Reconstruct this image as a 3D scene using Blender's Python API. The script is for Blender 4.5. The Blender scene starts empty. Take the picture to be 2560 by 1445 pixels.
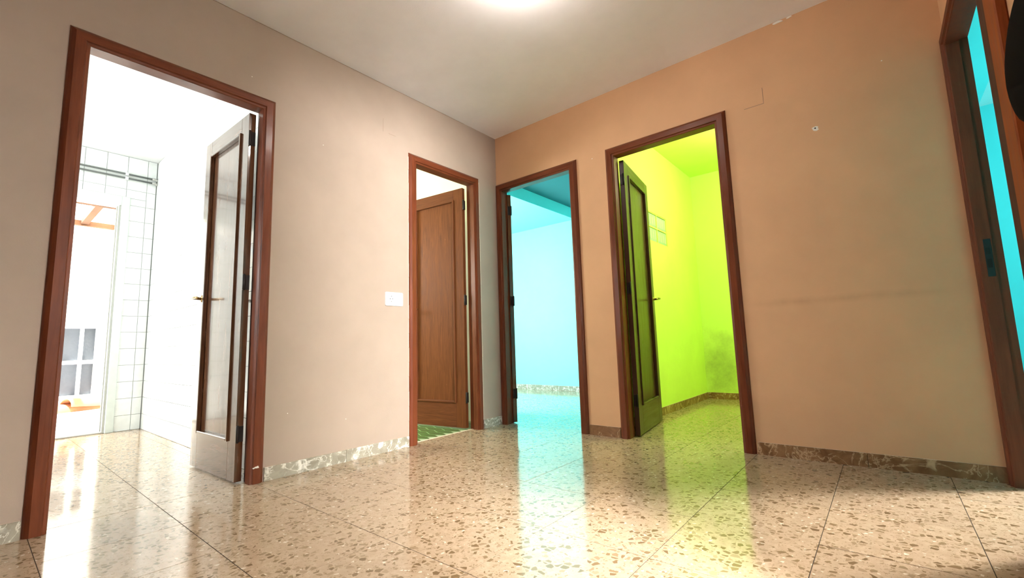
import bpy, bmesh, math, random
from mathutils import Vector, Matrix
random.seed(7)
S = bpy.context.scene
COL = S.collection
R = math.radians

# ------------------------------------------------------------------ camera
cam_d = bpy.data.cameras.new('camera')
cam = bpy.data.objects.new('camera', cam_d); COL.objects.link(cam)
S.camera = cam
cam_d.sensor_fit = 'HORIZONTAL'; cam_d.sensor_width = 36.0
cam_d.lens = 36.0 * 1118.32 / 2560.0
cam_d.clip_start = 0.01
YAW, PITCH, ROLL = 2.2590, 0.1224, -0.0308
_f = Vector((math.cos(PITCH) * math.cos(YAW), math.cos(PITCH) * math.sin(YAW), math.sin(PITCH)))
_r = Vector((math.sin(YAW), -math.cos(YAW), 0)); _u = _r.cross(_f)
_r2 = _r * math.cos(ROLL) + _u * math.sin(ROLL); _u2 = -_r * math.sin(ROLL) + _u * math.cos(ROLL)
_m = Matrix((_r2, _u2, -_f)).transposed().to_4x4()
_m.translation = Vector((2.5763, -2.9522, 0.6717))
cam.matrix_world = _m

# ------------------------------------------------------------------ world, sun, exposure
S.view_settings.view_transform = 'Standard'
S.view_settings.look = 'None'
S.view_settings.gamma = 1.0
S.view_settings.use_curve_mapping = False
S.view_settings.exposure = 0.08
W = bpy.data.worlds.new('world'); S.world = W; W.use_nodes = True
bg = W.node_tree.nodes['Background']
sky = W.node_tree.nodes.new('ShaderNodeTexSky')
sky.sky_type = 'NISHITA'; sky.sun_disc = False
sky.sun_elevation = R(52); sky.sun_rotation = R(200)
W.node_tree.links.new(sky.outputs[0], bg.inputs[0]); bg.inputs[1].default_value = 1.4

def light(name, kind, loc, energy, color=(1, 1, 1), size=(1, 1), aim=None, radius=0.05):
    d = bpy.data.lights.new(name, kind); o = bpy.data.objects.new(name, d); COL.objects.link(o)
    d.energy = energy; d.color = color
    if kind == 'AREA':
        d.shape = 'RECTANGLE'; d.size, d.size_y = size
    elif kind == 'POINT':
        d.shadow_soft_size = radius
    o.location = loc
    if aim is not None:
        o.rotation_euler = Vector(aim).to_track_quat('-Z', 'Z').to_euler()
    return o
sun = light('sun', 'SUN', (-5, -6, 6), 140.0, (1, .95, .86), aim=(-.12, .22, -1.0)); sun.data.angle = R(.6)
# room lights set out of view: inferred daylight, one lamp, and added fills
light('kitchen_fill', 'AREA', (-1.6, -4.25, 1.45), 58, (.96, 1, 1), (1.9, 1.4), (0, 1, .05))  # added fill brightening the kitchen; this wall has no window
light('cyan_room_fill', 'AREA', (-1.45, .12, 1.35), 112, (1, 1, .98), (1.3, 1.5), (.1, 1, -.05))  # added fill against the partition, lights the far wall evenly
light('lime_room_lamp', 'POINT', (2.1, .95, 2.2), 49, (1, .94, .80), radius=.09)
light('side_room_window_daylight', 'AREA', (5.0, 1.3, 1.5), 34, (1, .97, .94), (1.3, 1.3), (-1, -.3, 0))
slw = light('side_room_added_beam', 'AREA', (5.0, 1.35, 1.6), 70, (1, .95, .90), (.9, .9), (-2.4, -2.15, -1.55)); slw.data.spread = R(60)  # extra narrow beam added to brighten the hall floor through the doorway
light('bathroom_window_daylight', 'AREA', (-1.9, -1.55, 1.6), 75, (1, 1, .92), (.5, .8), (1, .45, -.2))
light('added_room_beam', 'AREA', (5.1, -2.7, 1.8), 640, (1, .97, .95), (.4, .8), (-1, .33, -.22))  # added beam, aimed through the extra opening to brighten the left wall

# ------------------------------------------------------------------ material helpers
def new_mat(name):
    m = bpy.data.materials.new(name); m.use_nodes = True
    nt = m.node_tree; b = nt.nodes['Principled BSDF']
    return m, nt, b
def node(nt, t, **kw):
    n = nt.nodes.new(t)
    for k, v in kw.items(): setattr(n, k, v)
    return n
def pos(nt, scale=(1, 1, 1), local=False):
    if local:
        g = node(nt, 'ShaderNodeTexCoord'); out = g.outputs['Object']
    else:
        g = node(nt, 'ShaderNodeNewGeometry'); out = g.outputs['Position']
    mp = node(nt, 'ShaderNodeMapping'); mp.inputs['Scale'].default_value = scale
    nt.links.new(out, mp.inputs['Vector']); return mp.outputs[0]
def noise(nt, vec, scale, detail=4, rough=.5, dist=0):
    n = node(nt, 'ShaderNodeTexNoise'); n.inputs['Scale'].default_value = scale
    n.inputs['Detail'].default_value = detail; n.inputs['Roughness'].default_value = rough
    n.inputs['Distortion'].default_value = dist
    nt.links.new(vec, n.inputs['Vector']); return n.outputs['Fac']
def ramp(nt, fac, stops, interp='LINEAR'):
    r = node(nt, 'ShaderNodeValToRGB'); cr = r.color_ramp; cr.interpolation = interp
    while len(cr.elements) < len(stops): cr.elements.new(.5)
    for e, (p, c) in zip(cr.elements, stops):
        e.position = p; e.color = (*c, 1) if len(c) == 3 else c
    nt.links.new(fac, r.inputs[0]); return r.outputs[0]
def math_(nt, op, a, b):
    n = node(nt, 'ShaderNodeMath', operation=op)
    for i, x in enumerate((a, b)):
        if isinstance(x, (int, float)): n.inputs[i].default_value = x
        else: nt.links.new(x, n.inputs[i])
    return n.outputs[0]
def mix(nt, fac, a, b):
    n = node(nt, 'ShaderNodeMix', data_type='RGBA')
    for key, x in ((0, fac), (6, a), (7, b)):
        if isinstance(x, tuple): n.inputs[key].default_value = (*x, 1)
        elif isinstance(x, (int, float)): n.inputs[key].default_value = x
        else: nt.links.new(x, n.inputs[key])
    return n.outputs[2]
def bump(nt, b, h, strength, dist=.002):
    n = node(nt, 'ShaderNodeBump'); n.inputs['Strength'].default_value = strength
    n.inputs['Distance'].default_value = dist
    nt.links.new(h, n.inputs['Height']); nt.links.new(n.outputs[0], b.inputs['Normal'])

def paint(name, c, rough=.75, var=.06, bstr=.25, spec=.25):
    m, nt, b = new_mat(name); p = pos(nt)
    n = noise(nt, p, 2.3, 5, .6)
    lo = tuple(x * (1 - var) for x in c); hi = tuple(min(1, x * (1 + var)) for x in c)
    nt.links.new(ramp(nt, n, [(.3, lo), (.7, hi)]), b.inputs['Base Color'])
    b.inputs['Roughness'].default_value = rough; b.inputs['Specular IOR Level'].default_value = spec
    bump(nt, b, noise(nt, p, 140, 3, .6), bstr, .0012)
    return m
def plain(name, c, rough=.5, metal=0., spec=.5, coat=0.):
    m, nt, b = new_mat(name); p = pos(nt)
    n = noise(nt, p, 18, 3)
    nt.links.new(ramp(nt, n, [(.3, tuple(x * .92 for x in c)), (.7, c)]), b.inputs['Base Color'])
    b.inputs['Roughness'].default_value = rough; b.inputs['Metallic'].default_value = metal
    b.inputs['Specular IOR Level'].default_value = spec; b.inputs['Coat Weight'].default_value = coat
    return m
def wood(name, dark, lite, rough=.3, coat=.35, crough=.12, vertical=True, figure=.6, spec=.4):
    m, nt, b = new_mat(name)
    s = (14, 14, 1.1) if vertical else (1.1, 1.1, 14)
    p = pos(nt, s)
    g1 = noise(nt, p, 3.0, 6, .6, figure); g2 = noise(nt, pos(nt, (60, 60, 3) if vertical else (3, 3, 60)), 3, 3, .7)
    f = math_(nt, 'ADD', math_(nt, 'MULTIPLY', g1, .75), math_(nt, 'MULTIPLY', g2, .25))
    mid = tuple((a + c) / 2 for a, c in zip(dark, lite))
    c = ramp(nt, f, [(.32, dark), (.5, mid), (.68, lite)])
    scr = noise(nt, pos(nt, (7, 7, 5)), 5, 2, .5)
    c = mix(nt, ramp(nt, scr, [(.79, (0, 0, 0)), (.85, (.7, .7, .7))]), c, tuple(min(1, x * 2.0 + .03) for x in lite))
    nt.links.new(c, b.inputs['Base Color'])
    rr = ramp(nt, g1, [(.3, (rough - .06,) * 3), (.7, (rough + .1,) * 3)])
    nt.links.new(rr, b.inputs['Roughness'])
    b.inputs['Specular IOR Level'].default_value = spec
    b.inputs['Coat Weight'].default_value = coat; b.inputs['Coat Roughness'].default_value = crough
    bump(nt, b, f, .12, .001)
    return m
def terrazzo(name):
    m, nt, b = new_mat(name)
    g = node(nt, 'ShaderNodeNewGeometry'); oi = node(nt, 'ShaderNodeObjectInfo')
    off = node(nt, 'ShaderNodeCombineXYZ')
    for i, k in enumerate((7.0, 3.0, 0.0)):
        nt.links.new(math_(nt, 'MULTIPLY', oi.outputs['Random'], k), off.inputs[i])
    av = node(nt, 'ShaderNodeVectorMath', operation='ADD')
    nt.links.new(g.outputs['Position'], av.inputs[0]); nt.links.new(off.outputs[0], av.inputs[1])
    flat = node(nt, 'ShaderNodeVectorMath', operation='MULTIPLY'); flat.inputs[1].default_value = (1, 1, 0)
    nt.links.new(av.outputs[0], flat.inputs[0]); P = flat.outputs[0]
    def chips(scale, thr, keep):
        # angular stone chips: shrunken voronoi cells, only some of the cells kept
        warp = node(nt, 'ShaderNodeTexNoise'); warp.inputs['Scale'].default_value = scale * .7
        nt.links.new(P, warp.inputs['Vector'])
        w2 = node(nt, 'ShaderNodeVectorMath', operation='SCALE'); w2.inputs['Scale'].default_value = .35 / scale
        nt.links.new(warp.outputs['Color'], w2.inputs[0])
        a2 = node(nt, 'ShaderNodeVectorMath', operation='ADD'); nt.links.new(P, a2.inputs[0]); nt.links.new(w2.outputs[0], a2.inputs[1])
        e = node(nt, 'ShaderNodeTexVoronoi', feature='DISTANCE_TO_EDGE'); e.inputs['Scale'].default_value = scale
        e.voronoi_dimensions = '2D'; nt.links.new(a2.outputs[0], e.inputs['Vector'])
        f = node(nt, 'ShaderNodeTexVoronoi', feature='F1'); f.inputs['Scale'].default_value = scale
        f.voronoi_dimensions = '2D'; nt.links.new(a2.outputs[0], f.inputs['Vector'])
        sp = node(nt, 'ShaderNodeSeparateColor'); nt.links.new(f.outputs['Color'], sp.inputs[0])
        on = math_(nt, 'LESS_THAN', sp.outputs[0], keep)
        t = math_(nt, 'ADD', thr, math_(nt, 'MULTIPLY', sp.outputs[1], thr * 1.6))
        return math_(nt, 'MULTIPLY', math_(nt, 'GREATER_THAN', e.outputs['Distance'], t), on), sp
    base = ramp(nt, noise(nt, P, 30, 5, .7), [(.3, (.46, .34, .228)), (.5, (.51, .38, .26)), (.72, (.59, .455, .325))])
    k1, s1 = chips(46, .10, .36)
    k2, s2 = chips(95, .12, .27)
    k3, s3 = chips(240, .16, .16)
    k4, s4 = chips(70, .16, .07)
    col = mix(nt, k3, base, ramp(nt, s3.outputs[2], [(.0, (.20, .14, .09)), (1, (.42, .31, .2))]))
    col = mix(nt, k4, col, (.80, .70, .56))
    col = mix(nt, k2, col, ramp(nt, s2.outputs[2], [(0, (.27, .185, .10)), (1, (.44, .33, .215))]))
    col = mix(nt, k1, col, ramp(nt, s1.outputs[2], [(0, (.19, .125, .062)), (.5, (.26, .18, .098)), (1, (.40, .295, .19))]))
    tone = ramp(nt, oi.outputs['Random'], [(0, (.93, .92, .92)), (1, (1.0, .99, .98))])
    mm = node(nt, 'ShaderNodeMix', data_type='RGBA', blend_type='MULTIPLY'); mm.inputs[0].default_value = 1
    nt.links.new(col, mm.inputs[6]); nt.links.new(tone, mm.inputs[7])
    nt.links.new(mm.outputs[2], b.inputs['Base Color'])
    rg = ramp(nt, noise(nt, P, 3.5, 5, .65), [(.3, (.07,) * 3), (.7, (.15,) * 3)])
    nt.links.new(rg, b.inputs['Roughness'])
    b.inputs['IOR'].default_value = 1.55
    bump(nt, b, noise(nt, P, 9, 2), .03, .004)
    return m
def marble(name, c0, c1, vein, patch=.64):
    m, nt, b = new_mat(name)
    oi = node(nt, 'ShaderNodeObjectInfo'); g = node(nt, 'ShaderNodeNewGeometry')
    cb = node(nt, 'ShaderNodeCombineXYZ')
    for i in range(3): nt.links.new(math_(nt, 'MULTIPLY', oi.outputs['Random'], 9.0 + i), cb.inputs[i])
    av = node(nt, 'ShaderNodeVectorMath', operation='ADD'); nt.links.new(g.outputs['Position'], av.inputs[0]); nt.links.new(cb.outputs[0], av.inputs[1])
    P = av.outputs[0]
    base = ramp(nt, noise(nt, P, 9, 5, .6, 1.5), [(.3, c0), (.65, c1)])
    v = noise(nt, P, 4.5, 6, .55, 2.6)
    va = math_(nt, 'ABSOLUTE', math_(nt, 'SUBTRACT', v, .5), 0)
    c = mix(nt, ramp(nt, va, [(.0, (.8, .8, .8)), (.022, (0, 0, 0))]), base, vein)
    v2 = noise(nt, P, 10, 4, .55, 2.0)
    c = mix(nt, ramp(nt, v2, [(patch - .03, (0, 0, 0)), (patch + .07, (.85, .85, .85))]), c, vein)
    nt.links.new(c, b.inputs['Base Color']); b.inputs['Roughness'].default_value = .3; b.inputs['Specular IOR Level'].default_value = .3
    return m
def emit(name, c, s):
    m, nt, b = new_mat(name)
    b.inputs['Base Color'].default_value = (*c, 1); b.inputs['Emission Color'].default_value = (*c, 1)
    b.inputs['Emission Strength'].default_value = s
    return m

M = {}
M['wall_a'] = paint('beige_paint', (.40, .315, .255))
def tan_wall():
    m = paint('tan_paint', (.68, .41, .24)); nt = m.node_tree; b = nt.nodes['Principled BSDF']
    src = b.inputs['Base Color'].links[0].from_socket
    g = node(nt, 'ShaderNodeNewGeometry'); sp = node(nt, 'ShaderNodeSeparateXYZ'); nt.links.new(g.outputs['Position'], sp.inputs[0])
    # old horizontal scuff where furniture rubbed along the wall
    z = math_(nt, 'ADD', sp.outputs[2], math_(nt, 'MULTIPLY', noise(nt, g.outputs['Position'], 2.0, 3), .05))
    band = ramp(nt, math_(nt, 'ABSOLUTE', math_(nt, 'SUBTRACT', z, .885), 0), [(0, (1, 1, 1)), (.028, (0, 0, 0))])
    ext = math_(nt, 'MULTIPLY', ramp(nt, math_(nt, 'MULTIPLY', sp.outputs[0], .3333), [(.65, (0, 0, 0)), (.72, (1, 1, 1))]), ramp(nt, math_(nt, 'MULTIPLY', sp.outputs[0], .3333), [(.90, (1, 1, 1)), (.955, (0, 0, 0))]))
    k = math_(nt, 'MULTIPLY', math_(nt, 'MULTIPLY', band, ext), ramp(nt, noise(nt, g.outputs['Position'], 9, 5, .7), [(.3, (.1,) * 3), (.7, (.32,) * 3)]))
    nt.links.new(mix(nt, k, src, (.36, .21, .12)), b.inputs['Base Color'])
    return m
M['wall_b'] = tan_wall()
M['hall_ceiling'] = paint('ceiling_white', (.93, .90, .95), .85, .05, .35)
M['white_paint'] = paint('white_paint', (.86, .88, .87), .6, .02)
M['cyan'] = paint('cyan_paint', (.29, .87, .86), .6, .03)
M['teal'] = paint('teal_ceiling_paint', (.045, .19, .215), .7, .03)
M['cyan2'] = paint('turquoise_paint', (.12, .86, .90), .6, .03)
M['pale_cyan'] = paint('pale_cyan_paint', (.42, .90, .92), .6, .03)
M['lime'] = paint('lime_paint', (.71, .93, .19), .6, .05)
def damp(name, c):
    m, nt, b = new_mat(name); g = node(nt, 'ShaderNodeNewGeometry'); sp = node(nt, 'ShaderNodeSeparateXYZ')
    nt.links.new(g.outputs['Position'], sp.inputs[0])
    n = noise(nt, g.outputs['Position'], 4.5, 6, .7); n2 = noise(nt, g.outputs['Position'], 22, 5, .7)
    # old damp patch: centred near the floor by the corner, ragged edge
    dx = math_(nt, 'MULTIPLY', math_(nt, 'SUBTRACT', sp.outputs[0], 1.16), 2.6); dz = math_(nt, 'MULTIPLY', math_(nt, 'SUBTRACT', sp.outputs[2], .34), 2.0)
    d = math_(nt, 'SQRT', math_(nt, 'ADD', math_(nt, 'MULTIPLY', dx, dx), math_(nt, 'MULTIPLY', dz, dz)), 0)
    d = math_(nt, 'ADD', d, math_(nt, 'MULTIPLY', math_(nt, 'SUBTRACT', n, .5), 1.5))
    k = math_(nt, 'MULTIPLY', ramp(nt, d, [(.15, (.62,) * 3), (.95, (0,) * 3)]), ramp(nt, n2, [(.3, (.6,) * 3), (.7, (1,) * 3)]))
    base = ramp(nt, noise(nt, g.outputs['Position'], 2.3, 5, .6), [(.3, tuple(x * .95 for x in c)), (.7, c)])
    nt.links.new(mix(nt, k, base, (.22, .27, .09)), b.inputs['Base Color']); b.inputs['Roughness'].default_value = .7
    bump(nt, b, noise(nt, g.outputs['Position'], 140, 3, .6), .25, .0012)
    return m
M['lime_damp'] = damp('damp_lime_paint', (.71, .93, .19))
M['cream_yellow'] = paint('cream_yellow_paint', (.87, .89, .70), .6, .05)
M['plaster'] = paint('bare_plaster', (.88, .84, .78), .9, .05)
M['crack'] = plain('crack_dark', (.28, .20, .15), .9)  # plain dark tone of the crack lines
M['frame'] = wood('frame_wood', (.095, .023, .009), (.185, .048, .019), .33, .08, spec=.2)
M['leaf'] = wood('leaf_wood', (.055, .022, .010), (.15, .062, .028), .20, 1.0, .07)
M['leaf_h'] = wood('leaf_wood_rail', (.050, .020, .009), (.14, .056, .025), .20, 1.0, .07, False)
M['leaf2'] = wood('worn_leaf_wood', (.085, .027, .0085), (.165, .053, .0175), .55, .0, .3, True, 1.5, .12)
M['leaf2_h'] = wood('worn_leaf_rail', (.075, .022, .008), (.155, .048, .017), .5, .0, .3, False, 1.5, .15)
M['terrazzo'] = terrazzo('terrazzo_tile')
M['grout'] = plain('dark_grout', (.07, .052, .036), .95, 0, .05)
M['marble_b'] = marble('marble_dim_brown', (.155, .07, .03), (.29, .155, .075), (.62, .43, .26), .62)  # same stone as the grey one; dimmer lighting put into the colour
M['marble_a'] = marble('marble_lit_grey', (.26, .235, .18), (.40, .365, .29), (.85, .82, .74), .57)  # same stone as the brown one; brighter lighting put into the colour
M['cream_grout'] = plain('cream_grout', (.72, .60, .47), .8)
M['wtile'] = plain('white_glazed_tile', (.86, .90, .88), .12, 0, .5)
M['wgrout'] = plain('grey_grout', (.42, .44, .43), .9)
M['gtile'] = plain('green_hexagon_tile', (.085, .19, .055), .25)
M['ggrout'] = plain('pale_green_grout', (.34, .40, .24), .9)
M['metal_dark'] = plain('blackened_hinge_metal', (.03, .026, .024), .4, .7)
M['brass'] = plain('aged_brass', (.42, .29, .13), .25, 1.0)
M['steel'] = plain('worn_steel', (.10, .10, .095), .35, .8)
M['hole'] = plain('dark_hole', (.006, .006, .006), .9)  # near-black colour stands in for the shade inside small holes
M['white_plastic'] = plain('white_plastic', (.86, .88, .88), .3)
M['grey_plastic'] = plain('grey_plastic', (.35, .37, .37), .5)
M['pipe'] = plain('grey_pipe', (.16, .17, .165), .4, .4)
M['alu'] = plain('grey_aluminium', (.46, .47, .44), .45, .3)
M['white_metal'] = plain('white_enamel', (.86, .88, .87), .35)
M['door_white'] = plain('pale_green_white_enamel', (.66, .73, .69), .4)
M['rust'] = paint('rusty_steel', (.085, .036, .015), .8, .4, .5)
M['sheet'] = plain('canopy_sheet', (.84, .82, .76), .5)
def translucent(name, c):
    m, nt, b = new_mat(name); out = nt.nodes['Material Output']
    t = node(nt, 'ShaderNodeBsdfTranslucent'); t.inputs[0].default_value = (*c, 1)
    ad = node(nt, 'ShaderNodeMixShader'); ad.inputs[0].default_value = .6
    b.inputs['Base Color'].default_value = (*c, 1); b.inputs['Roughness'].default_value = .5
    nt.links.new(b.outputs[0], ad.inputs[1]); nt.links.new(t.outputs[0], ad.inputs[2])
    tr = node(nt, 'ShaderNodeBsdfTransparent'); a3 = node(nt, 'ShaderNodeMixShader'); a3.inputs[0].default_value = .55
    nt.links.new(ad.outputs[0], a3.inputs[1]); nt.links.new(tr.outputs[0], a3.inputs[2]); nt.links.new(a3.outputs[0], out.inputs[0])
    return m
M['sheet'] = translucent('canopy_sheet', (.86, .82, .72))
M['patio'] = paint('patio_white_render', (.86, .86, .84), .8, .04)
M['terracotta'] = paint('terracotta_clay', (.40, .17, .08), .8, .15, .4)
M['black_cloth'] = plain('black_cloth', (.004, .004, .004), .95, 0, .05)
M['lamp'] = emit('lit_opal_glass', (1, .91, .82), 82)
def glass(name, c, rough, trans=1.0, ior=1.45):
    m, nt, b = new_mat(name)
    n = noise(nt, pos(nt), 30, 3)
    nt.links.new(ramp(nt, n, [(.3, tuple(x * .9 for x in c)), (.7, c)]), b.inputs['Base Color'])
    b.inputs['Roughness'].default_value = rough; b.inputs['IOR'].default_value = ior
    b.inputs['Transmission Weight'].default_value = trans
    bump(nt, b, noise(nt, pos(nt), 60, 3), .3, .003)
    return m
M['block'] = glass('green_glass_block', (.62, .82, .62), .25, .35)
M['pane'] = glass('grey_frosted_pane', (.085, .095, .115), .6, .0)

# ------------------------------------------------------------------ geometry helpers
def link(o, parent=None):
    COL.objects.link(o)
    if parent is not None: o.parent = parent
    return o
def mesh_obj(name, bm, mat, parent=None, smooth=False):
    me = bpy.data.meshes.new(name)
    bmesh.ops.recalc_face_normals(bm, faces=bm.faces)
    bm.to_mesh(me); bm.free()
    for m_ in (mat if isinstance(mat, (list, tuple)) else [mat]): me.materials.append(m_)
    if smooth:
        for p in me.polygons: p.use_smooth = True
    return link(bpy.data.objects.new(name, me), parent)
def add_box(bm, lo, hi, bev=0.0, mi=0):
    x0, y0, z0 = lo; x1, y1, z1 = hi
    vs = [bm.verts.new(c) for c in ((x0, y0, z0), (x1, y0, z0), (x1, y1, z0), (x0, y1, z0), (x0, y0, z1), (x1, y0, z1), (x1, y1, z1), (x0, y1, z1))]
    fs = [bm.faces.new([vs[i] for i in q]) for q in ((3, 2, 1, 0), (4, 5, 6, 7), (0, 1, 5, 4), (1, 2, 6, 5), (2, 3, 7, 6), (3, 0, 4, 7))]
    for f in fs: f.material_index = mi
    if bev > 0:
        ed = list({e for f in fs for e in f.edges})
        bmesh.ops.bevel(bm, geom=ed, offset=bev, segments=1, affect='EDGES')
    return fs
def box(name, lo, hi, mat, parent=None, bev=0.0):
    bm = bmesh.new(); add_box(bm, lo, hi, bev); return mesh_obj(name, bm, mat, parent)
def boxes(name, lst, mat, parent=None, bev=0.0):
    bm = bmesh.new()
    for lo, hi in lst: add_box(bm, lo, hi, bev)
    return mesh_obj(name, bm, mat, parent)
def add_tube(bm, pts, r, n=12):
    pts = [Vector(p) for p in pts]; rings = []
    for i, p in enumerate(pts):
        t = (pts[min(i + 1, len(pts) - 1)] - pts[max(i - 1, 0)]).normalized()
        a = t.orthogonal().normalized() if i == 0 else (rings_ax - t * rings_ax.dot(t)).normalized()
        rings_ax = a; b_ = t.cross(a)
        rr = r[i] if isinstance(r, (list, tuple)) else r
        rings.append([bm.verts.new(p + (a * math.cos(2 * math.pi * k / n) + b_ * math.sin(2 * math.pi * k / n)) * rr) for k in range(n)])
    for A, B in zip(rings, rings[1:]):
        for k in range(n): bm.faces.new((A[k], A[(k + 1) % n], B[(k + 1) % n], B[k]))
    bm.faces.new(rings[0][::-1]); bm.faces.new(rings[-1])
def tube(name, pts, r, mat, parent=None, n=12):
    bm = bmesh.new(); add_tube(bm, pts, r, n); return mesh_obj(name, bm, mat, parent, True)
def empty(name, loc=(0, 0, 0), rz=0.0, parent=None):
    o = bpy.data.objects.new(name, None); o.empty_display_size = .1
    link(o, parent); o.location = loc; o.rotation_euler = (0, 0, rz); return o
def tag(o, label=None, cat=None, group=None, kind=None):
    if label: o['label'] = label
    if cat: o['category'] = cat
    if group: o['group'] = group
    if kind: o['kind'] = kind
    return o
def struct(o, label, cat): return tag(o, label, cat, None, 'structure')

H = 2.545          # hall ceiling height
XC = 2.948         # hall face of the right wall
YF = -8.0          # wall behind the camera, set far back so less light bounces
TC = .066
T = .078           # thin brick partitions

def slab_with_holes(axis, c0, c1, lo, hi, z1, holes, zb=0.0):
    """boxes of a wall lying between c0 and c1 on `axis`, running lo..hi, with (a, b, z_lo, z_hi) holes"""
    cuts = sorted({lo, hi} | {v for h in holes for v in h[:2]}); out = []
    for a, b in zip(cuts, cuts[1:]):
        zs = [(h[2], h[3]) for h in holes if h[0] <= a + 1e-6 and h[1] >= b - 1e-6]
        spans = [(zb, z1)]
        for q0, q1 in zs:
            spans = [(max(s0, x0), min(s1, x1)) for s0, s1 in spans for x0, x1 in ((zb, q0), (q1, z1)) if min(s1, x1) - max(s0, x0) > 1e-4]
        for s0, s1 in spans:
            out.append(((c0, a, s0), (c1, b, s1)) if axis == 'x' else ((a, c0, s0), (b, c1, s1)))
    return out
def wall(name, axis, c0, c1, lo, hi, z1, holes, mat, label, zb=-.05):
    return struct(boxes(name, slab_with_holes(axis, c0, c1, lo, hi, z1, holes, zb), mat), label, 'wall')

# door openings (outer edges of the wooden frames, in wall coordinates)
D1 = (-2.772, -1.920); D2 = (-.979, -.238); D3 = (-.004, .845); D4 = (1.097, 1.942); D5 = (-.884, 0.0)
HZ = 2.10; CAS = .066
def hole(d, m=.03): return (d[0] + m, d[1] - m, -.06, HZ - m)

# ------------------------------------------------------------------ the shell of the hall
wl = wall('wall_left', 'x', -T / 2, 0, YF, 0, H, [hole(D1), hole(D2)], M['wall_a'], 'beige painted left wall with two doorways and a white socket')
wb = wall('wall_back', 'y', 0, T / 2, -.04, XC + .07, H, [(-.04, D3[1] - .03, -.06, HZ - .03), hole(D4)], M['wall_b'], 'tan painted wall with the cyan and lime room doorways')
wr = wall('wall_right', 'x', XC, XC + TC / 2, YF, 0, H, [(D5[0] - .05, 0, -.06, HZ - .03), (-2.25, -1.78, -.06, 2.05)], M['wall_b'], 'tan painted right wall with the doorway at its corner')  # second opening is unseen, added and sized for the beam
wf = wall('wall_front', 'y', YF - .08, YF, -.08, XC + .08, H, [], M['wall_b'], 'tan painted wall at the near end of the hall')
ce = struct(box('ceiling', (-.04, YF - .08, H), (XC + .08, .04, H + .1), M['hall_ceiling']), 'off-white plaster ceiling over the hall', 'ceiling')

# far sides of the partitions and the rooms behind
KY0, KY1, KX = -4.4, -1.879, -2.805
CZ = 2.56
wall('wall_kitchen_front', 'x', -T, -T / 2, KY0, KY1, CZ, [hole(D1)], M['white_paint'], 'white kitchen side of the left partition')
kb = wall('wall_kitchen_back', 'x', KX - .14, KX - .008, KY0 - .1, -1.76, CZ, [(-2.84, -2.075, -.06, 2.155)], M['wgrout'], 'white tiled far kitchen wall around the patio door')
kr = wall('wall_kitchen_right', 'y', KY1 + .008, KY1 + .1, KX - .14, -T / 2, CZ, [], M['wgrout'], 'white tiled right-hand kitchen wall behind the open door')
wall('wall_kitchen_left', 'y', KY0 - .1, KY0, KX - .14, 0, CZ, [], M['white_paint'], 'white painted left kitchen wall')
struct(box('ceiling_kitchen', (KX - .14, KY0 - .1, CZ), (-T / 2, -1.77, CZ + .1), M['white_paint']), 'plain white kitchen ceiling', 'ceiling')
# bathroom
wall('wall_bathroom_front', 'x', -T, -T / 2, -1.77, 0, CZ, [hole(D2)], M['cream_yellow'], 'cream bathroom side of the left partition')
wall('wall_bathroom_back', 'x', -2.08, -2.0, -1.77, .0, CZ, [], M['cream_yellow'], 'cream far bathroom wall behind the half open door')
wall('wall_bathroom_left', 'y', -1.779, -1.75, -2.08, -T, CZ, [], M['cream_yellow'], 'cream left bathroom wall')
wall('wall_bathroom_right', 'y', -.04, .0, -2.08, -T, CZ, [], M['cream_yellow'], 'cream right bathroom wall behind the half open door')
struct(box('ceiling_bathroom', (-2.08, -1.779, CZ), (-T / 2, .0, CZ + .1), M['cream_yellow']), 'pale yellow bathroom ceiling', 'ceiling')
# cyan room
wall('wall_cyan_front', 'y', T / 2, T, -2.2, .95, 2.60, [(D3[0] + .03, D3[1] - .03, -.06, HZ - .03)], M['cyan'], 'pale cyan side of the back partition')
wall('wall_cyan_back', 'y', 2.405, 2.5, -2.3, .95, 2.60, [], M['cyan'], 'pale cyan far wall seen through the narrow doorway')
wall('wall_cyan_left', 'x', -2.3, -2.2, 0, 2.5, 2.60, [], M['cyan'], 'pale cyan left wall of the cyan room')
GB = (.995, 1.495, 1.595, 1.885)   # glass block opening
wall('wall_cyan_right', 'x', .91, .945, T / 2, 2.5, 2.60, [GB], M['cyan'], 'pale cyan wall shared with the lime room')
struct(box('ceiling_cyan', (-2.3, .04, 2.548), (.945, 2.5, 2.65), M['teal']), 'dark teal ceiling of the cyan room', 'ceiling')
struct(box('trim_1', (-2.2, T, 2.40), (-.636, 2.405, 2.548), M['cyan']), 'pale cyan dropped ceiling step in the cyan room', 'soffit')
# lime room
wall('wall_lime_front', 'y', T / 2, T, .945, XC, 2.60, [hole(D4)], M['lime'], 'lime green side of the back partition')
wall('wall_lime_left', 'x', .945, .98, T, 2.45, 2.60, [GB], M['lime'], 'lime green wall with the glass block window')
wall('wall_lime_back', 'y', 2.39, 2.47, .945, XC, 2.60, [], M['lime_damp'], 'lime green far wall with dark damp stains low down')
wall('wall_lime_right', 'x', XC - .04, XC - .001, T, 2.47, 2.60, [], M['lime'], 'lime green right wall of the lime room')
struct(box('ceiling_lime', (.945, .04, 2.575), (XC, 2.47, 2.65), M['lime']), 'lime green ceiling of the lime room', 'ceiling')
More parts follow.
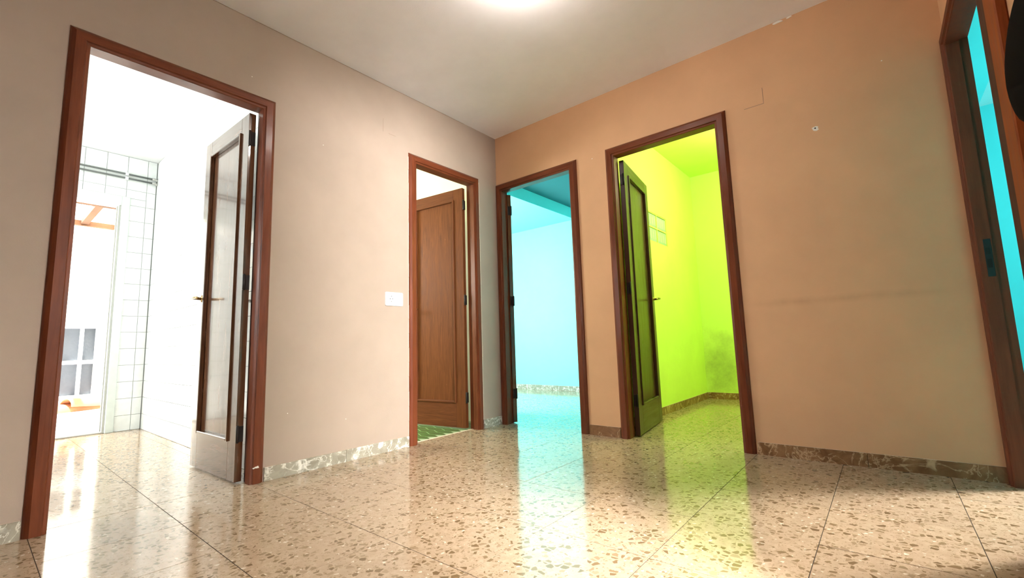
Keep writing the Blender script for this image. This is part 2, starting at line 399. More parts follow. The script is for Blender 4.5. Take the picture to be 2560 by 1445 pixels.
# side room behind the right wall
wall('wall_side_front', 'x', XC + TC / 2, XC + TC, -1.6, 0.0, 2.60, [(D5[0] - .05, 0.0, -.06, HZ - .03)], M['cyan2'], 'turquoise side of the right partition')
wall('wall_side_left', 'x', XC, XC + TC, 0.0, 2.4, 2.60, [], M['cyan2'], 'turquoise wall of the side room next to the lime room')
wall('wall_side_back', 'y', 2.32, 2.42, XC, 5.2, 2.60, [], M['cyan2'], 'turquoise far wall seen through the right doorway')
wall('wall_side_right', 'x', 5.1, 5.2, -1.7, 2.42, 2.60, [], M['cyan2'], 'turquoise right wall of the side room')
wall('wall_side_near', 'y', -1.65, -1.6, XC + .04, 5.2, 2.60, [], M['cyan2'], 'turquoise near wall of the side room')
struct(box('ceiling_side', (XC, -1.65, 2.53), (5.2, 2.42, 2.65), M['pale_cyan']), 'pale cyan ceiling of the side room', 'ceiling')
struct(box('trim_2', (XC + TC, -1.6, 2.46), (3.345, 2.32, 2.53), M['cyan2']), 'turquoise ceiling beam just behind the right doorway', 'beam')

# unseen white room and opening, added to throw a beam onto the left wall
wall('wall_added_room_front', 'x', XC + TC / 2, XC + TC, -4.6, -1.65, 2.60, [(-2.25, -1.78, -.06, 2.05)], M['white_paint'], 'white side of the right partition in the added unseen room')
wall('wall_added_room_right', 'x', 5.2, 5.3, -4.7, -1.65, 2.60, [], M['white_paint'], 'white wall of the added room right of the camera')
wall('wall_added_room_near', 'y', -4.7, -4.6, XC + .08, 5.3, 2.60, [], M['white_paint'], 'white end wall of the added room right of the camera')
wall('wall_added_room_far', 'y', -1.70, -1.65, XC + TC, 5.3, 2.60, [], M['white_paint'], 'white partition of the added room right of the camera')
struct(box('ceiling_added_room', (XC + .04, -4.7, 2.58), (5.3, -1.65, 2.68), M['white_paint']), 'white ceiling of the added room right of the camera', 'ceiling')

# ------------------------------------------------------------------ floor: one grid of 40 cm terrazzo tiles
fl = struct(boxes('floor', [((-2.95, -8.1, -.12), (5.25, 2.55, -.0009))], M['grout']), 'glossy beige terrazzo tile floor with brown stone chips', 'floor')
TS, GAP = .40, .0026
def tile_mesh(name, w, h, t, bev, mat):
    bm = bmesh.new()
    a = [bm.verts.new((x, y, -t)) for x, y in ((-w / 2, -h / 2), (w / 2, -h / 2), (w / 2, h / 2), (-w / 2, h / 2))]
    m_ = [bm.verts.new((v.co.x, v.co.y, -bev)) for v in a]
    if bev > 0:
        c = [bm.verts.new((v.co.x - math.copysign(bev, v.co.x), v.co.y - math.copysign(bev, v.co.y), 0)) for v in a]
    else: c = m_
    bm.faces.new(c)
    for k in range(4):
        j = (k + 1) % 4
        if bev > 0: bm.faces.new((m_[k], m_[j], c[j], c[k]))
        bm.faces.new((a[k], a[j], m_[j], m_[k]))
    bmesh.ops.recalc_face_normals(bm, faces=bm.faces)
    me = bpy.data.meshes.new(name); bm.to_mesh(me); bm.free(); me.materials.append(mat); return me
tm = tile_mesh('floor_tile', TS - GAP, TS - GAP, .01, 0, M['terrazzo'])
X0, Y0 = 1.545, -1.555
count = 0
for i in range(-11, 5):
    for j in range(-8, 10):
        x0, y0 = X0 + i * TS, Y0 + j * TS
        cx, cy = x0 + TS / 2, y0 + TS / 2
        if cx < -.055 and -1.75 < y0 + TS - .05 and cy < 0: continue             # bathroom has its own floor
        if cx > XC + .1 and cy < -1.6: continue
        if cy > 0.3 and cx < -1.9: continue
        if cx < KX or cx > 3.6 or cy > 2.45 or (cx < -.3 and -.1 < cy < .1): continue
        o = link(bpy.data.objects.new('floor_tile', tm), fl)
        o.location = (cx, cy, random.uniform(-.0004, .0003))
        o.rotation_euler = (random.uniform(-.0005, .0005), random.uniform(-.0005, .0005), 0); count += 1
tc = tile_mesh('floor_tile', TS - GAP, .1, .01, 0, M['terrazzo'])
for i in range(-11, -4):
    o = link(bpy.data.objects.new('floor_tile', tc), fl); o.location = (X0 + (i + .5) * TS, -1.955 + .0513, 0)
# bathroom floor: long green hexagons with pale joints
bf = struct(box('floor_bathroom', (-2.0, -1.75, -.0041), (-.056, -.04, -.0005), M['ggrout']), 'green elongated hexagon tile floor behind the half open door', 'floor')
def hex_mesh():
    bm = bmesh.new(); g = .0016
    P_ = [(.118, 0), (.038, .04), (-.038, .04), (-.118, 0), (-.038, -.04), (.038, -.04)]
    def ring(s, z): return [bm.verts.new((x - math.copysign(min(abs(x), s * 1.5), x), y - (math.copysign(s, y) if y else 0), z)) for x, y in P_]
    A, B = ring(g, 0), ring(g + .0012, .0022)
    for k in range(6): bm.faces.new((A[k], A[(k + 1) % 6], B[(k + 1) % 6], B[k]))
    bm.faces.new(B); bmesh.ops.recalc_face_normals(bm, faces=bm.faces)
    me = bpy.data.meshes.new('hexagon_tile'); bm.to_mesh(me); bm.free(); me.materials.append(M['gtile']); return me
hm = hex_mesh()
for i in range(0, 9):
    for j in range(0, 11):
        x = -.178 - i * .156; y = -.10 - j * .08 - (.04 if i % 2 else 0)
        o = link(bpy.data.objects.new('hexagon_tile', hm), bf); o.location = (x, y, -.0016)
struct(box('trim_3', (-.072, D2[0] + .05, -.004), (-.054, D2[1] - .05, .0012), M['cream_grout']), 'pale threshold strip between terrazzo and green tiles', 'threshold')

# ------------------------------------------------------------------ marble skirting
def skirting(name, axis, face, sign, runs, mat, label, hgt=.07, th=.011, piece=.40):
    root = empty(name, (0, 0, 0)); struct(root, label, 'skirting')
    for a, b in runs:
        n = max(1, round((b - a) / piece)); st = (b - a) / n
        for k in range(n):
            p0, p1 = a + k * st + .001, a + (k + 1) * st - .001
            h_ = hgt + random.uniform(-.001, .001)
            bm = bmesh.new()
            f0, f1 = sorted((face, face + sign * th))
            lo, hi = ((f0, p0, 0), (f1, p1, h_)) if axis == 'x' else ((p0, f0, 0), (p1, f1, h_))
            fs = add_box(bm, lo, hi)
            fs[1].material_index = 1
            bmesh.ops.bevel(bm, geom=[e for e in fs[1].edges], offset=.002, segments=1, affect='EDGES')
            mesh_obj('skirting_tile', bm, [mat, M['cream_grout']], root)
        # pale joint beads between the pieces
    return root
skirting('baseboard_left', 'x', 0, 1, [(YF, D1[0] - .002), (D1[1] + .004, D2[0] - .004), (D2[1] + .003, -.012)], M['marble_a'], 'veined marble skirting in its lit grey tone along the beige wall')
skirting('baseboard_back', 'y', 0, -1, [(D3[1] + .003, D4[0] - .003), (D4[1] + .006, XC)], M['marble_b'], 'veined marble skirting in its dim brown tone along the tan wall')
skirting('baseboard_right', 'x', XC, -1, [(YF, -1.12)], M['marble_b'], 'brown marble skirting along the right wall')
skirting('baseboard_lime_left', 'x', .98, 1, [(T, 2.38)], M['marble_b'], 'brown marble skirting along the lime left wall')
skirting('baseboard_lime_back', 'y', 2.39, -1, [(.992, XC - .04)], M['marble_b'], 'brown marble skirting below the damp lime wall')
skirting('baseboard_cyan', 'y', 2.405, -1, [(-2.2, .91)], M['marble_a'], 'grey brown marble skirting below the cyan far wall')

# ------------------------------------------------------------------ wooden door frames and leaves
PROF = [(0, .0), (0, -.003), (.006, -.010), (.019, -.020), (.052, -.020), (.056, -.012), (.066, -.010), (.068, -.006), (.068, .040), (.058, .040), (.058, T + .006), (.0, T + .006)]
def sweep_jamb(name, w, side, parent, mat, back=0):
    """one upright of the frame, mitred at the top; side 0 = left, 1 = right"""
    bm = bmesh.new(); lo, hi = [], []
    for u, v in PROF:
        v = min(v, back) if back else v
        x = u if side == 0 else w - u
        lo.append(bm.verts.new((x, v, 0))); hi.append(bm.verts.new((x, v, HZ - u)))
    n = len(PROF)
    for k in range(n): bm.faces.new((lo[k], lo[(k + 1) % n], hi[(k + 1) % n], hi[k]))
    bm.faces.new(lo); bm.faces.new(hi)
    return mesh_obj(name, bm, mat, parent)
def sweep_head(name, w, parent, mat, back=0):
    bm = bmesh.new(); A, B = [], []
    for u, v in PROF:
        v = min(v, back) if back else v
        A.append(bm.verts.new((u, v, HZ - u))); B.append(bm.verts.new((w - u, v, HZ - u)))
    n = len(PROF)
    for k in range(n): bm.faces.new((A[k], A[(k + 1) % n], B[(k + 1) % n], B[k]))
    bm.faces.new(A); bm.faces.new(B)
    return mesh_obj(name, bm, mat, parent)
M['frame_dark'] = wood('dark_stained_wood', (.028, .009, .006), (.07, .022, .013), .6, 0)
M['frame_red'] = wood('reddish_varnished_wood', (.19, .050, .016), (.36, .10, .034), .5, 0, spec=.1)
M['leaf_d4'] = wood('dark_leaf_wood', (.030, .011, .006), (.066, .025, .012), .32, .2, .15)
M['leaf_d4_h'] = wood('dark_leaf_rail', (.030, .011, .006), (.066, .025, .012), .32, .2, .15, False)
M['frame_d5'] = wood('matt_frame_wood', (.10, .028, .013), (.17, .05, .024), .55, 0, spec=.2)
M['frame_h'] = wood('frame_wood_head', (.095, .023, .009), (.18, .047, .018), .33, .08, spec=.2, vertical=False)

def leaf(parent, loc, ang, w, t_sign, m_v, m_h, h=2.01, handle=True, hinge_side=1):
    """door leaf running along local +x from the hinge, thickness towards t_sign*y, visible face at y=0"""
    th = .035; ts = t_sign
    core_lo, core_hi = sorted((ts * .014, ts * (th - .014)))
    bm = bmesh.new(); add_box(bm, (.06, core_lo, .16), (w - .06, core_hi, h - .06))
    L = mesh_obj('door_leaf', bm, m_v, parent)
    L.location = loc; L.rotation_euler = (0, 0, ang)
    y0, y1 = sorted((0, ts * th))
    st, top, bot = .098, .095, .20
    box('stile', (0, y0, 0), (st, y1, h), m_v, L, .0015)
    box('stile', (w - st, y0, 0), (w, y1, h), m_v, L, .0015)
    box('rail', (st, y0, 0), (w - st, y1, bot), m_h, L, .0015)
    box('rail', (st, y0, h - top), (w - st, y1, h), m_h, L, .0015)
    # raised moulding around the panel, both faces
    for face, sg in ((0, ts), (ts * th, -ts)):
        a, b, c, d = st, w - st, bot, h - top
        mw, pr = .012, .010
        f0, f1 = sorted((face - sg * pr, face + sg * .0145))
        for lo, hi in (((a - .004, f0, c - .004), (a + mw, f1, d + .004)), ((b - mw, f0, c - .004), (b + .004, f1, d + .004)),
                       ((a + mw, f0, c - .004), (b - mw, f1, c + mw)), ((a + mw, f0, d - mw), (b - mw, f1, d + .004))):
            box('panel_moulding', lo, hi, m_h if hi[0] - lo[0] > .1 else m_v, L, .003)
    if handle:
        zc = 1.0
        for face, sg in ((0, -ts), (ts * th, ts)):
            f0, f1 = sorted((face, face + sg * .004))
            tube('handle_rose', [(w - .053, face, zc), (w - .053, face + sg * .003, zc), (w - .053, face + sg * .006, zc)], [.021, .021, .016], M['brass'], L, 16)
            pts = [(w - .053, face + sg * .003, zc), (w - .053, face + sg * .04, zc), (w - .056, face + sg * .052, zc + .001), (w - .068, face + sg * .058, zc + .001),
                   (w - .11, face + sg * .058, zc - .001), (w - .145, face + sg * .057, zc - .004), (w - .165, face + sg * .052, zc - .008)]
            tube('lever_handle', pts, [.009, .008, .0085, .009, .0085, .008, .006], M['brass'], L, 10)
        box('lock_plate', (w - .001, ts * .008 if ts > 0 else -.027, zc - .10), (w + .006, ts * .027 if ts > 0 else -.008, zc + .09), M['frame_dark'], L)
        box('lock_bolt', (w, ts * .012 if ts > 0 else -.023, zc - .012), (w + .012, ts * .023 if ts > 0 else -.012, zc + .012), M['steel'], L, .002)
    for z in (.24, 1.04, 1.86):
        tube('hinge', [(-.008, ts * .004, z - .045), (-.008, ts * .004, z - .040), (-.008, ts * .004, z + .040), (-.008, ts * .004, z + .045)], [.004, .0075, .0075, .004], M['metal_dark'], L, 10)
        box('hinge_plate', (-.006, y0 + .002, z - .04), (.0015, y1 - .004, z + .04), M['metal_dark'], L)
    return L

def door(name, origin, rz, w, label, back=0):
    d = empty(name, origin, rz); struct(d, label, 'door')
    mv, mh = (M['frame_d5'],) * 2 if back else (M['frame'], M['frame_h'])
    sweep_jamb('jamb', w, 0, d, mv, back); sweep_head('frame_head', w, d, mh, back)
    if not back: sweep_jamb('jamb', w, 1, d, M['frame'])
    return d
A90 = R(90)
d1 = door('door_1', (0, D1[0], 0), A90, D1[1] - D1[0], 'dark varnished door open into the bright white tiled kitchen')
d2 = door('door_2', (0, D2[0], 0), A90, D2[1] - D2[0], 'brown worn panelled door half open over green floor tiles')
d3 = door('door_3', (D3[0], 0, 0), 0, D3[1] - D3[0], 'dark wooden doorway in the corner opening onto the pale cyan room')
d4 = door('door_4', (D4[0], 0, 0), 0, D4[1] - D4[0], 'dark wooden door open into the lime green room')
d5 = door('door_5', (XC, D5[1], 0), -A90, D5[1] - D5[0], 'dark wooden doorway at the right edge opening onto turquoise', .072)
# leaves are given in door space: world -> local of the door empties
def to_local(d, x, y, ang):
    rz = d.rotation_euler.z; v = Matrix.Rotation(-rz, 3, 'Z') @ (Vector((x, y, 0)) - d.location)
    return (v.x, v.y, .009), ang - rz
p, a = to_local(d1, -.0675, -2.030, R(181.6)); leaf(d1, p, a, .650, -1, M['leaf'], M['leaf_h'])
p, a = to_local(d2, -.094, -.341, R(187.4)); leaf(d2, p, a, .640, -1, M['leaf2'], M['leaf2_h'])
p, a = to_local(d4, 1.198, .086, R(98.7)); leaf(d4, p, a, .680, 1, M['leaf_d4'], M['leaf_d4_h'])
p, a = to_local(d3, .083, .10, R(150)); leaf(d3, p, a, .68, 1, M['leaf'], M['leaf_h'])
# ragged plaster lines beside the frame of the brown door and a paint smear on the kitchen door frame
w2 = D2[1] - D2[0]
for u in (-.0065, w2 + .001):
    boxes('plaster_bead', [((u, -.0035 - .001 * (k % 3), .07 + k * .1), (u + .0055, .001, .168 + k * .1)) for k in range(20)], M['cream_grout'], d2)
def smear(x, z, r):
    bm = bmesh.new(); vs = []
    for k in range(11):
        a_ = 2 * math.pi * k / 11; q = r * random.uniform(.6, 1.1)
        vs.append((x + math.cos(a_) * q * 1.7, z + math.sin(a_) * q))
    A_ = [bm.verts.new((x_, -.0195, z_)) for x_, z_ in vs]; B_ = [bm.verts.new((x_, -.0206, z_)) for x_, z_ in vs]
    for k in range(11): bm.faces.new((A_[k], A_[(k + 1) % 11], B_[(k + 1) % 11], B_[k]))
    bm.faces.new(B_); bm.faces.new(A_); return bm
w1_ = D1[1] - D1[0]
mesh_obj('paint_smear', smear(w1_ - .036, .082, .0075), M['plaster'], d1)
mesh_obj('paint_smear', smear(w1_ - .050, .080, .004), M['plaster'], d1)
# strike plate on the left jamb of the right doorway, and the hinges left on the cyan doorway
sp = box('strike_plate', (.067, .012, .905), (.0695, .036, 1.075), M['metal_dark'], d5, .0006)
box('strike_hole', (.069, .016, 1.005), (.0700, .031, 1.035), M['hole'], sp)
box('strike_hole', (.069, .016, .945), (.0700, .031, .985), M['hole'], sp)
# near side of the right doorway: a dark inner board and a proud, redder outer board
tag(box('jamb', (.816, -.012, 0), (.98, .072, HZ + .01), M['frame_dark'], d5, .003), 'dark stained inner board')
box('outer_casing', (.978, -.026, 0), (1.10, .0, HZ + .02), M['frame_red'], d5, .004)

# ------------------------------------------------------------------ wall marks (thin pieces on the wall; nail hole depth is only dark colour)
def chip(name, c, axis, r, mat, parent, th=.0015, n=9, sx=1.0):
    bm = bmesh.new(); top, base = [], []
    for k in range(n):
        a = 2 * math.pi * k / n; rr = r * random.uniform(.7, 1.15)
        du, dz = math.cos(a) * rr * sx, math.sin(a) * rr
        f = lambda s: (c[0] + s, c[1] + du, c[2] + dz) if axis == 'x' else (c[0] + du, c[1] + s, c[2] + dz)
        sg = 1 if axis == 'x' else -1
        base.append(bm.verts.new(f(0))); top.append(bm.verts.new(f(sg * th)))
    for k in range(n): bm.faces.new((base[k], base[(k + 1) % n], top[(k + 1) % n], top[k]))
    bm.faces.new(top); bm.faces.new(base)
    return mesh_obj(name, bm, mat, parent)
h1 = chip('plaster_chip', (2.394, 0, 1.822), 'y', .013, M['plaster'], wb, .0015, 10, 1.35)
chip('nail_hole', (2.394, -.0014, 1.825), 'y', .0045, M['hole'], h1, .0008, 8)
chip('plaster_chip', (2.71, 0, 2.09), 'y', .0035, M['plaster'], wb, .001, 7)
chip('plaster_chip', (2.27, 0, 2.536), 'y', .007, M['plaster'], wb, .004, 9, 5)
chip('plaster_chip', (2.33, 0, 2.538), 'y', .005, M['plaster'], wb, .004, 9, 3)
chip('plaster_chip', (.985, 0, 2.065), 'y', .004, M['plaster'], wb, .001, 7)
for y, z in ((-1.63, 1.94), (-2.05, 2.2), (-1.45, .25), (-1.8, .33)):
    chip('plaster_chip', (0, y, z), 'x', .0026, M['plaster'], wl, .001, 7)
boxes('crack', [((2.05, -.0008, 2.064), (2.157, .001, 2.0665)), ((2.1555, -.0008, 2.064), (2.1575, .001, 2.165))], M['crack'], wb)
boxes('crack', [((-.001, -1.197, 2.188), (.0008, -1.1955, 2.285)), ((-.001, -1.15, 2.187), (.0008, -1.09, 2.1885))], M['crack'], wl)
bm = bmesh.new(); prev = None
add_tube(bm, [(0.0, -3.18, 2.52), (0.0, -3.10, 2.43), (0.0, -3.06, 2.37), (.0, -3.0, 2.30)], .001, 5); mesh_obj('crack', bm, M['crack'], wl)
# thin plaster crack along the joint of ceiling and left wall
boxes('crack', [((-.001, -2.3, H - .004), (.0008, -.4, H - .0015))], M['crack'], wl)

# ------------------------------------------------------------------ socket on the left wall
so = empty('wall_socket', (0, -1.105, 1.0025)); tag(so, 'white double wall plate with a round socket beside the brown half open door', 'socket')
def rounded_plate(w, h, t, r=.008, seg=4):
    bm = bmesh.new(); A, B, Cc = [], [], []
    for cx, cy, a0 in ((w / 2 - r, h / 2 - r, 0), (-w / 2 + r, h / 2 - r, 90), (-w / 2 + r, -h / 2 + r, 180), (w / 2 - r, -h / 2 + r, 270)):
        for k in range(seg + 1):
            a = R(a0 + 90 * k / seg); y, z = cx + math.cos(a) * r, cy + math.sin(a) * r
            A.append(bm.verts.new((0, y, z))); B.append(bm.verts.new((t - .003, y, z))); Cc.append(bm.verts.new((t, y * .965, z * .955)))
    n = len(A)
    for k in range(n):
        j = (k + 1) % n
        bm.faces.new((A[k], A[j], B[j], B[k])); bm.faces.new((B[k], B[j], Cc[j], Cc[k]))
    bm.faces.new(Cc); bm.faces.new(A); return bm
mesh_obj('plate', rounded_plate(.142, .094, .011), M['white_plastic'], so)
ins = box('socket_insert', (.009, -.055, -.028), (.013, -.001, .028), M['white_plastic'], so, .002)
bm = bmesh.new()
NS = 24
ro = [bm.verts.new((.0135, -.028 + math.cos(2 * math.pi * k / NS) * .021, math.sin(2 * math.pi * k / NS) * .021)) for k in range(NS)]
ri = [bm.verts.new((.0135, -.028 + math.cos(2 * math.pi * k / NS) * .0185, math.sin(2 * math.pi * k / NS) * .0185)) for k in range(NS)]
bk = [bm.verts.new((.0132, -.028 + math.cos(2 * math.pi * k / NS) * .0185, math.sin(2 * math.pi * k / NS) * .0185)) for k in range(NS)]
for k in range(NS):
    j = (k + 1) % NS; bm.faces.new((ro[k], ro[j], ri[j], ri[k])); bm.faces.new((ri[k], ri[j], bk[j], bk[k]))
mesh_obj('socket_well', bm, M['grey_plastic'], ins)
for dy in (-.0095, .0095):
    tube('pin_hole', [(.0128, -.028 + dy, 0), (.0134, -.028 + dy, 0)], .0032, M['hole'], ins, 10)
for dz in (-.018, .018):
    box('earth_clip', (.0128, -.031, dz - .002), (.0142, -.025, dz + .002), M['steel'], ins)
rk = box('blank_insert', (.009, .002, -.028), (.0135, .056, .028), M['white_plastic'], so, .002)
box('indicator_mark', (.013, .036, -.019), (.0139, .042, -.016), M['grey_plastic'], rk)

# ------------------------------------------------------------------ ceiling lamp (just above the frame)
la = empty('ceiling_lamp', (1.385, -1.385, H)); tag(la, 'lit round opal glass lamp on the hall ceiling', 'lamp')
def lathe(name, prof, mat, parent, n=28):
    bm = bmesh.new(); rings = []
    for r_, z in prof: rings.append([bm.verts.new((math.cos(2 * math.pi * k / n) * r_, math.sin(2 * math.pi * k / n) * r_, z)) for k in range(n)])
    for A, B in zip(rings, rings[1:]):
        for k in range(n): bm.faces.new((A[k], A[(k + 1) % n], B[(k + 1) % n], B[k]))
    bm.faces.new(rings[0]); bm.faces.new(rings[-1])
    return mesh_obj(name, bm, mat, parent, True)
lathe('lamp_base', [(.05, 0), (.052, -.012), (.03, -.018), (.022, -.03)], M['white_metal'], la)
lathe('lamp_globe', [(.024, -.026), (.055, -.036), (.075, -.062), (.078, -.085), (.065, -.12), (.035, -.143), (.004, -.149)], M['lamp'], la)

# ------------------------------------------------------------------ kitchen: white wall tiles, pipes, patio door
KT = .15
def wall_tile_mesh(w, h):
    me = tile_mesh('wall_tile', w - .003, h - .003, .009, .0012, M['wtile']); return me
cache = {}
def put_tile(root, axis, u0, u1, z0, z1):
    w, h = round(u1 - u0, 4), round(z1 - z0, 4)
    if w < .012 or h < .012: return
    if (w, h) not in cache: cache[(w, h)] = wall_tile_mesh(w, h)
    o = link(bpy.data.objects.new('wall_tile', cache[(w, h)]), root)
    if axis == 'x':
        o.location = (KX, (u0 + u1) / 2, (z0 + z1) / 2); o.rotation_euler = (R(90), 0, R(90))
    else:
        o.location = ((u0 + u1) / 2, KY1, (z0 + z1) / 2); o.rotation_euler = (R(90), 0, 0)
zs = [0.0] + [.138 + .15 * k for k in range(16)] + [CZ - .006]
zs = [z for z in zs if z < CZ - .02] + [CZ - .002]
us = [KY1 - .003, -1.953]
while us[-1] > -3.25: us.append(us[-1] - KT)
us = us[::-1]
for u0, u1 in zip(us, us[1:]):
    for z0, z1 in zip(zs, zs[1:]):
        a0, a1 = u0, u1
        if z0 < 2.155 - .01 and a1 > -2.84 and a0 < -2.075:
            if z1 > 2.155 + .012: put_tile(kb, 'x', u0, u1, 2.155, z1)
            if a1 > -2.075 + .01: put_tile(kb, 'x', -2.075, a1, z0, min(z1, 2.155))
            elif a0 < -2.84 - .01: put_tile(kb, 'x', a0, -2.84, z0, min(z1, 2.155))
            continue
        put_tile(kb, 'x', a0, a1, z0, z1)
xs = [KX + .006, KX + .078]
while xs[-1] < -1.3: xs.append(xs[-1] + KT)
for u0, u1 in zip(xs, xs[1:]):
    for z0, z1 in zip(zs, zs[1:]): put_tile(kr, 'y', u0, u1, z0, z1)
bm = bmesh.new(); x = xs[-1]
while x < -.1:
    for z0, z1 in zip(zs, zs[1:]): add_box(bm, (x + .0015, KY1, z0 + .0015), (min(x + KT, -.081) - .0015, KY1 + .009, z1 - .0015))
    x += KT
tag(mesh_obj('wall_tile', bm, M['wtile'], kr), kind='stuff')

for nm, z, lab in (('water_pipe', 2.378, 'upper grey water pipe above the kitchen patio door'), ('water_pipe', 2.338, 'lower grey water pipe above the kitchen patio door')):
    pr = empty(nm, (KX + .022, KY1 - .012, z)); tag(pr, lab, 'pipe', 'water pipes above the patio door')
    tube('pipe_run', [(0, 0, 0), (0, -.4, 0), (0, -1.6, 0)], .0085, M['pipe'], pr)
    tube('pipe_elbow', [(0, -.03, 0), (0, -.008, 0), (.0, .006, -.004), (.0, .010, -.016)], .0115, M['alu'], pr)
    for y in (-.22, -.75, -1.3):
        box('pipe_clip', (-.022, y - .012, -.014), (.012, y + .012, .014), M['white_plastic'], pr, .003)

# patio door frame (white wood, grey metal track) in the far kitchen wall
d6 = empty('door_6', (KX, -2.075, 0)); struct(d6, 'white framed open patio door in the tiled kitchen wall', 'door')
boxes('jamb', [((-.14, -.055, 0), (.016, 0.004, 2.16))], M['door_white'], d6, .003)
boxes('jamb', [((-.14, -.770, 0), (.016, -.715, 2.16))], M['door_white'], d6, .003)
boxes('frame_head', [((-.14, -.715, 2.075), (.016, -.055, 2.16))], M['door_white'], d6, .003)
rl = boxes('metal_rebate', [((-.12, -.072, .01), (-.006, -.055, 2.07)), ((-.075, -.080, .01), (-.055, -.072, 2.07))], M['alu'], d6)
for z in (.06, .09, .52, .98, 1.0, 1.93, 1.96):
    box('screw_hole', (-.035, -.0728, z - .006), (-.022, -.0718, z + .006), M['metal_dark'], rl)
box('door_sill', (-.15, -.72, 0), (.0, -.05, .014), M['alu'], d6, .003)

# ------------------------------------------------------------------ the sunlit patio
struct(box('floor_patio', (-7.0, -5.5, -.15), (KX - .13, .5, -.02), M['patio']), 'sun bleached pale patio floor', 'floor')
pw = wall('wall_patio_back', 'x', -4.25, -4.05, -5.0, .2, 2.05, [(-2.40, -2.045, .255, 1.0)], M['patio'], 'white rendered patio wall with a small four pane window')
wall('wall_patio_right', 'y', -1.60, -1.45, -4.25, KX - .14, 2.6, [], M['patio'], 'white rendered side wall of the patio')
wn = empty('window_2', (-4.05, -2.222, .255)); struct(wn, 'small white window with four grey panes out on the patio', 'window')
boxes('window_frame', [((-.06, -.178, 0), (.0, -.155, .745)), ((-.06, .155, 0), (.0, .177, .745)), ((-.06, -.155, 0), (0, .155, .022)), ((-.06, -.155, .725), (0, .155, .745))], M['white_metal'], wn, .003)
box('window_bar', (-.05, .030, .022), (.004, .060, .725), M['white_metal'], wn, .003)
box('window_bar', (-.05, -.155, .345), (.002, .155, .385), M['white_metal'], wn, .003)
for y0, y1 in ((-.155, .030), (.060, .155)):
    for z0, z1 in ((.022, .345), (.385, .725)):
        box('window_pane', (-.050, y0, z0), (-.044, y1, z1), M['pane'], wn)
def roof_tile(loc, rz, tilt, label):
    bm = bmesh.new(); n = 12; L_ = .40; sec = []
    for yy, r_ in ((-L_ / 2, .085), (L_ / 2, .07)):
        o_ = [bm.verts.new((math.cos(math.pi * k / n) * r_, yy, math.sin(math.pi * k / n) * r_)) for k in range(n + 1)]
        i_ = [bm.verts.new((math.cos(math.pi * k / n) * (r_ - .013), yy, math.sin(math.pi * k / n) * (r_ - .013))) for k in range(n + 1)]
        sec.append((o_, i_))
    (o1, i1), (o2, i2) = sec
    for k in range(n):
        bm.faces.new((o1[k], o1[k + 1], o2[k + 1], o2[k])); bm.faces.new((i1[k], i2[k], i2[k + 1], i1[k + 1]))
        bm.faces.new((o1[k], i1[k], i1[k + 1], o1[k + 1])); bm.faces.new((o2[k], o2[k + 1], i2[k + 1], i2[k]))
    for a, b, c, d in ((o1[0], o2[0], i2[0], i1[0]), (o1[n], i1[n], i2[n], o2[n])): bm.faces.new((a, b, c, d))
    o = mesh_obj('roof_tile', bm, M['terracotta']); o.location = loc; o.rotation_euler = (tilt, 0, rz)
    return tag(o, label, 'tile', 'clay roof tiles below the patio window')
# low white plinth carrying two clay roof tiles
struct(box('trim_4', (-4.05, -3.2, -.02), (-3.82, -1.62, .125), M['patio']), 'low white ledge at the foot of the patio wall', 'ledge')
roof_tile((-3.93, -2.20, .125), R(22), 0, 'curved terracotta roof tile lying directly on the white patio ledge')
roof_tile((-3.93, -2.11, .165), R(30), R(-5), 'curved terracotta roof tile overlapping the tile lying on the ledge')
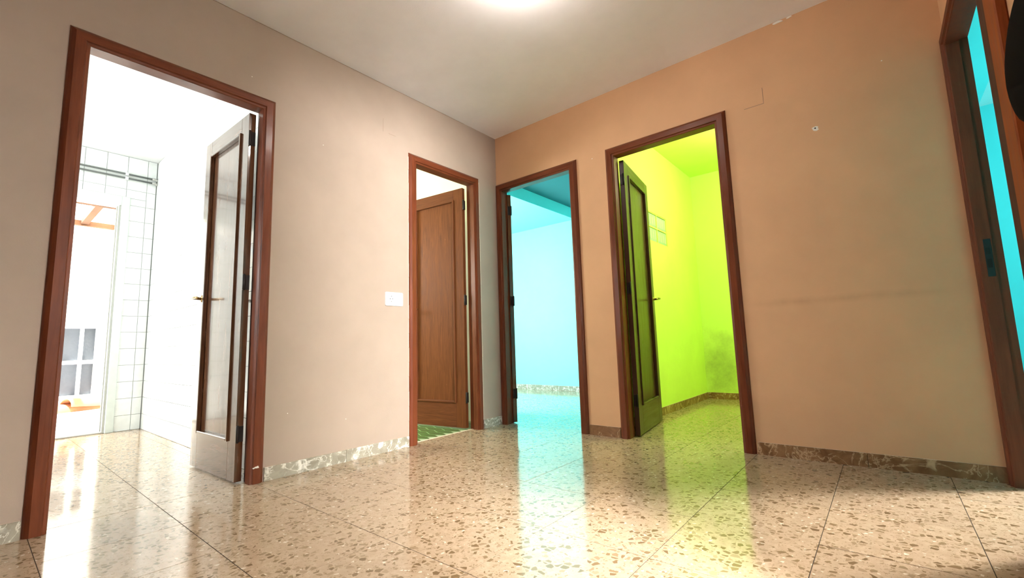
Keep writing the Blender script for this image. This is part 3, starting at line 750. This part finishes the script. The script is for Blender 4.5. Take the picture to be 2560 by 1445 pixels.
# canopy above the patio
cn = empty('patio_canopy', (-3.1, -2.4, 2.15)); tag(cn, 'rusty steel canopy with pale roof sheets over the patio', 'canopy')
box('beam', (-.14, -1.2, -.018), (-.08, .8, .055), M['rust'], cn)
box('beam', (-1.13, -1.2, -.02), (-1.07, .8, .035), M['rust'], cn)
for y in (-.62, -.22, .18, .58):
    box('rafter', (-1.07, y - .03, -.005), (-.14, y + .03, .045), M['rust'], cn)
bm = bmesh.new(); N_ = 60; rows = []
for k in range(N_ + 1):
    y = -1.2 + 2.0 * k / N_; z = .068 + .012 * math.sin(k * math.pi / 2)
    rows.append([bm.verts.new((-1.35, y, z - .02)), bm.verts.new((.14, y, z)), bm.verts.new((.14, y, z + .004)), bm.verts.new((-1.35, y, z - .016))])
for A_, B_ in zip(rows, rows[1:]):
    for q in range(4): bm.faces.new((A_[q], A_[(q + 1) % 4], B_[(q + 1) % 4], B_[q]))
mesh_obj('roof_sheet', bm, M['sheet'], cn)

# ------------------------------------------------------------------ glass block window in the lime wall
w1 = empty('window_1', (.945, GB[0], GB[2])); struct(w1, 'small window of four pale green glass blocks in the lime wall', 'window')
bw, bh, jt = .235, .130, .012
boxes('mortar_frame', [((-.03, 0, 0), (.031, .5, .009)), ((-.03, 0, .281), (.031, .5, .29)), ((-.03, 0, .009), (.031, .009, .281)), ((-.03, .491, .009), (.031, .5, .281)),
                       ((-.03, .009, .139), (.031, .491, .151)), ((-.03, .244, .009), (.031, .256, .139)), ((-.03, .244, .151), (.031, .256, .281))], M['lime'], w1)
for yy in (.009, .256):
    for zz in (.009, .151):
        bm = bmesh.new(); add_box(bm, (-.028, yy, zz), (.026, yy + bw, zz + bh), .006)
        for q in range(4): add_box(bm, (.0255, yy + .018 + q * .054, zz + .016), (.028, yy + .018 + q * .054 + .040, zz + bh - .016), .002)
        mesh_obj('glass_block', bm, M['block'], w1)

# ------------------------------------------------------------------ black thing hanging at the right edge
hb = empty('hanging_bag', (2.905, -1.50, 1.30)); tag(hb, 'black rounded soft bag hanging at the far right edge beside the doorway', 'bag')
bm = bmesh.new(); bmesh.ops.create_uvsphere(bm, u_segments=28, v_segments=18, radius=1)
for v in bm.verts:
    x, y, z = v.co
    f = 1 + .03 * math.sin(7 * y + 3 * z) * (1 - z * z)
    wz = .5 * (1 - z)            # a little fuller below
    v.co = (x * .035 * (.8 + .4 * wz), y * .275 * (.96 + .05 * wz) * f, z * .165)
mesh_obj('bag_body', bm, M['black_cloth'], hb, True)
tube('strap', [(0, .04, .14), (0, .03, .24), (.01, 0, .31), (0, -.05, .26), (0, -.10, .13)], .010, M['black_cloth'], hb)
tube('hook', [(.043, 0, .31), (.02, 0, .30), (.005, 0, .30), (0, 0, .325)], .005, M['steel'], hb)
print('floor tiles', count)
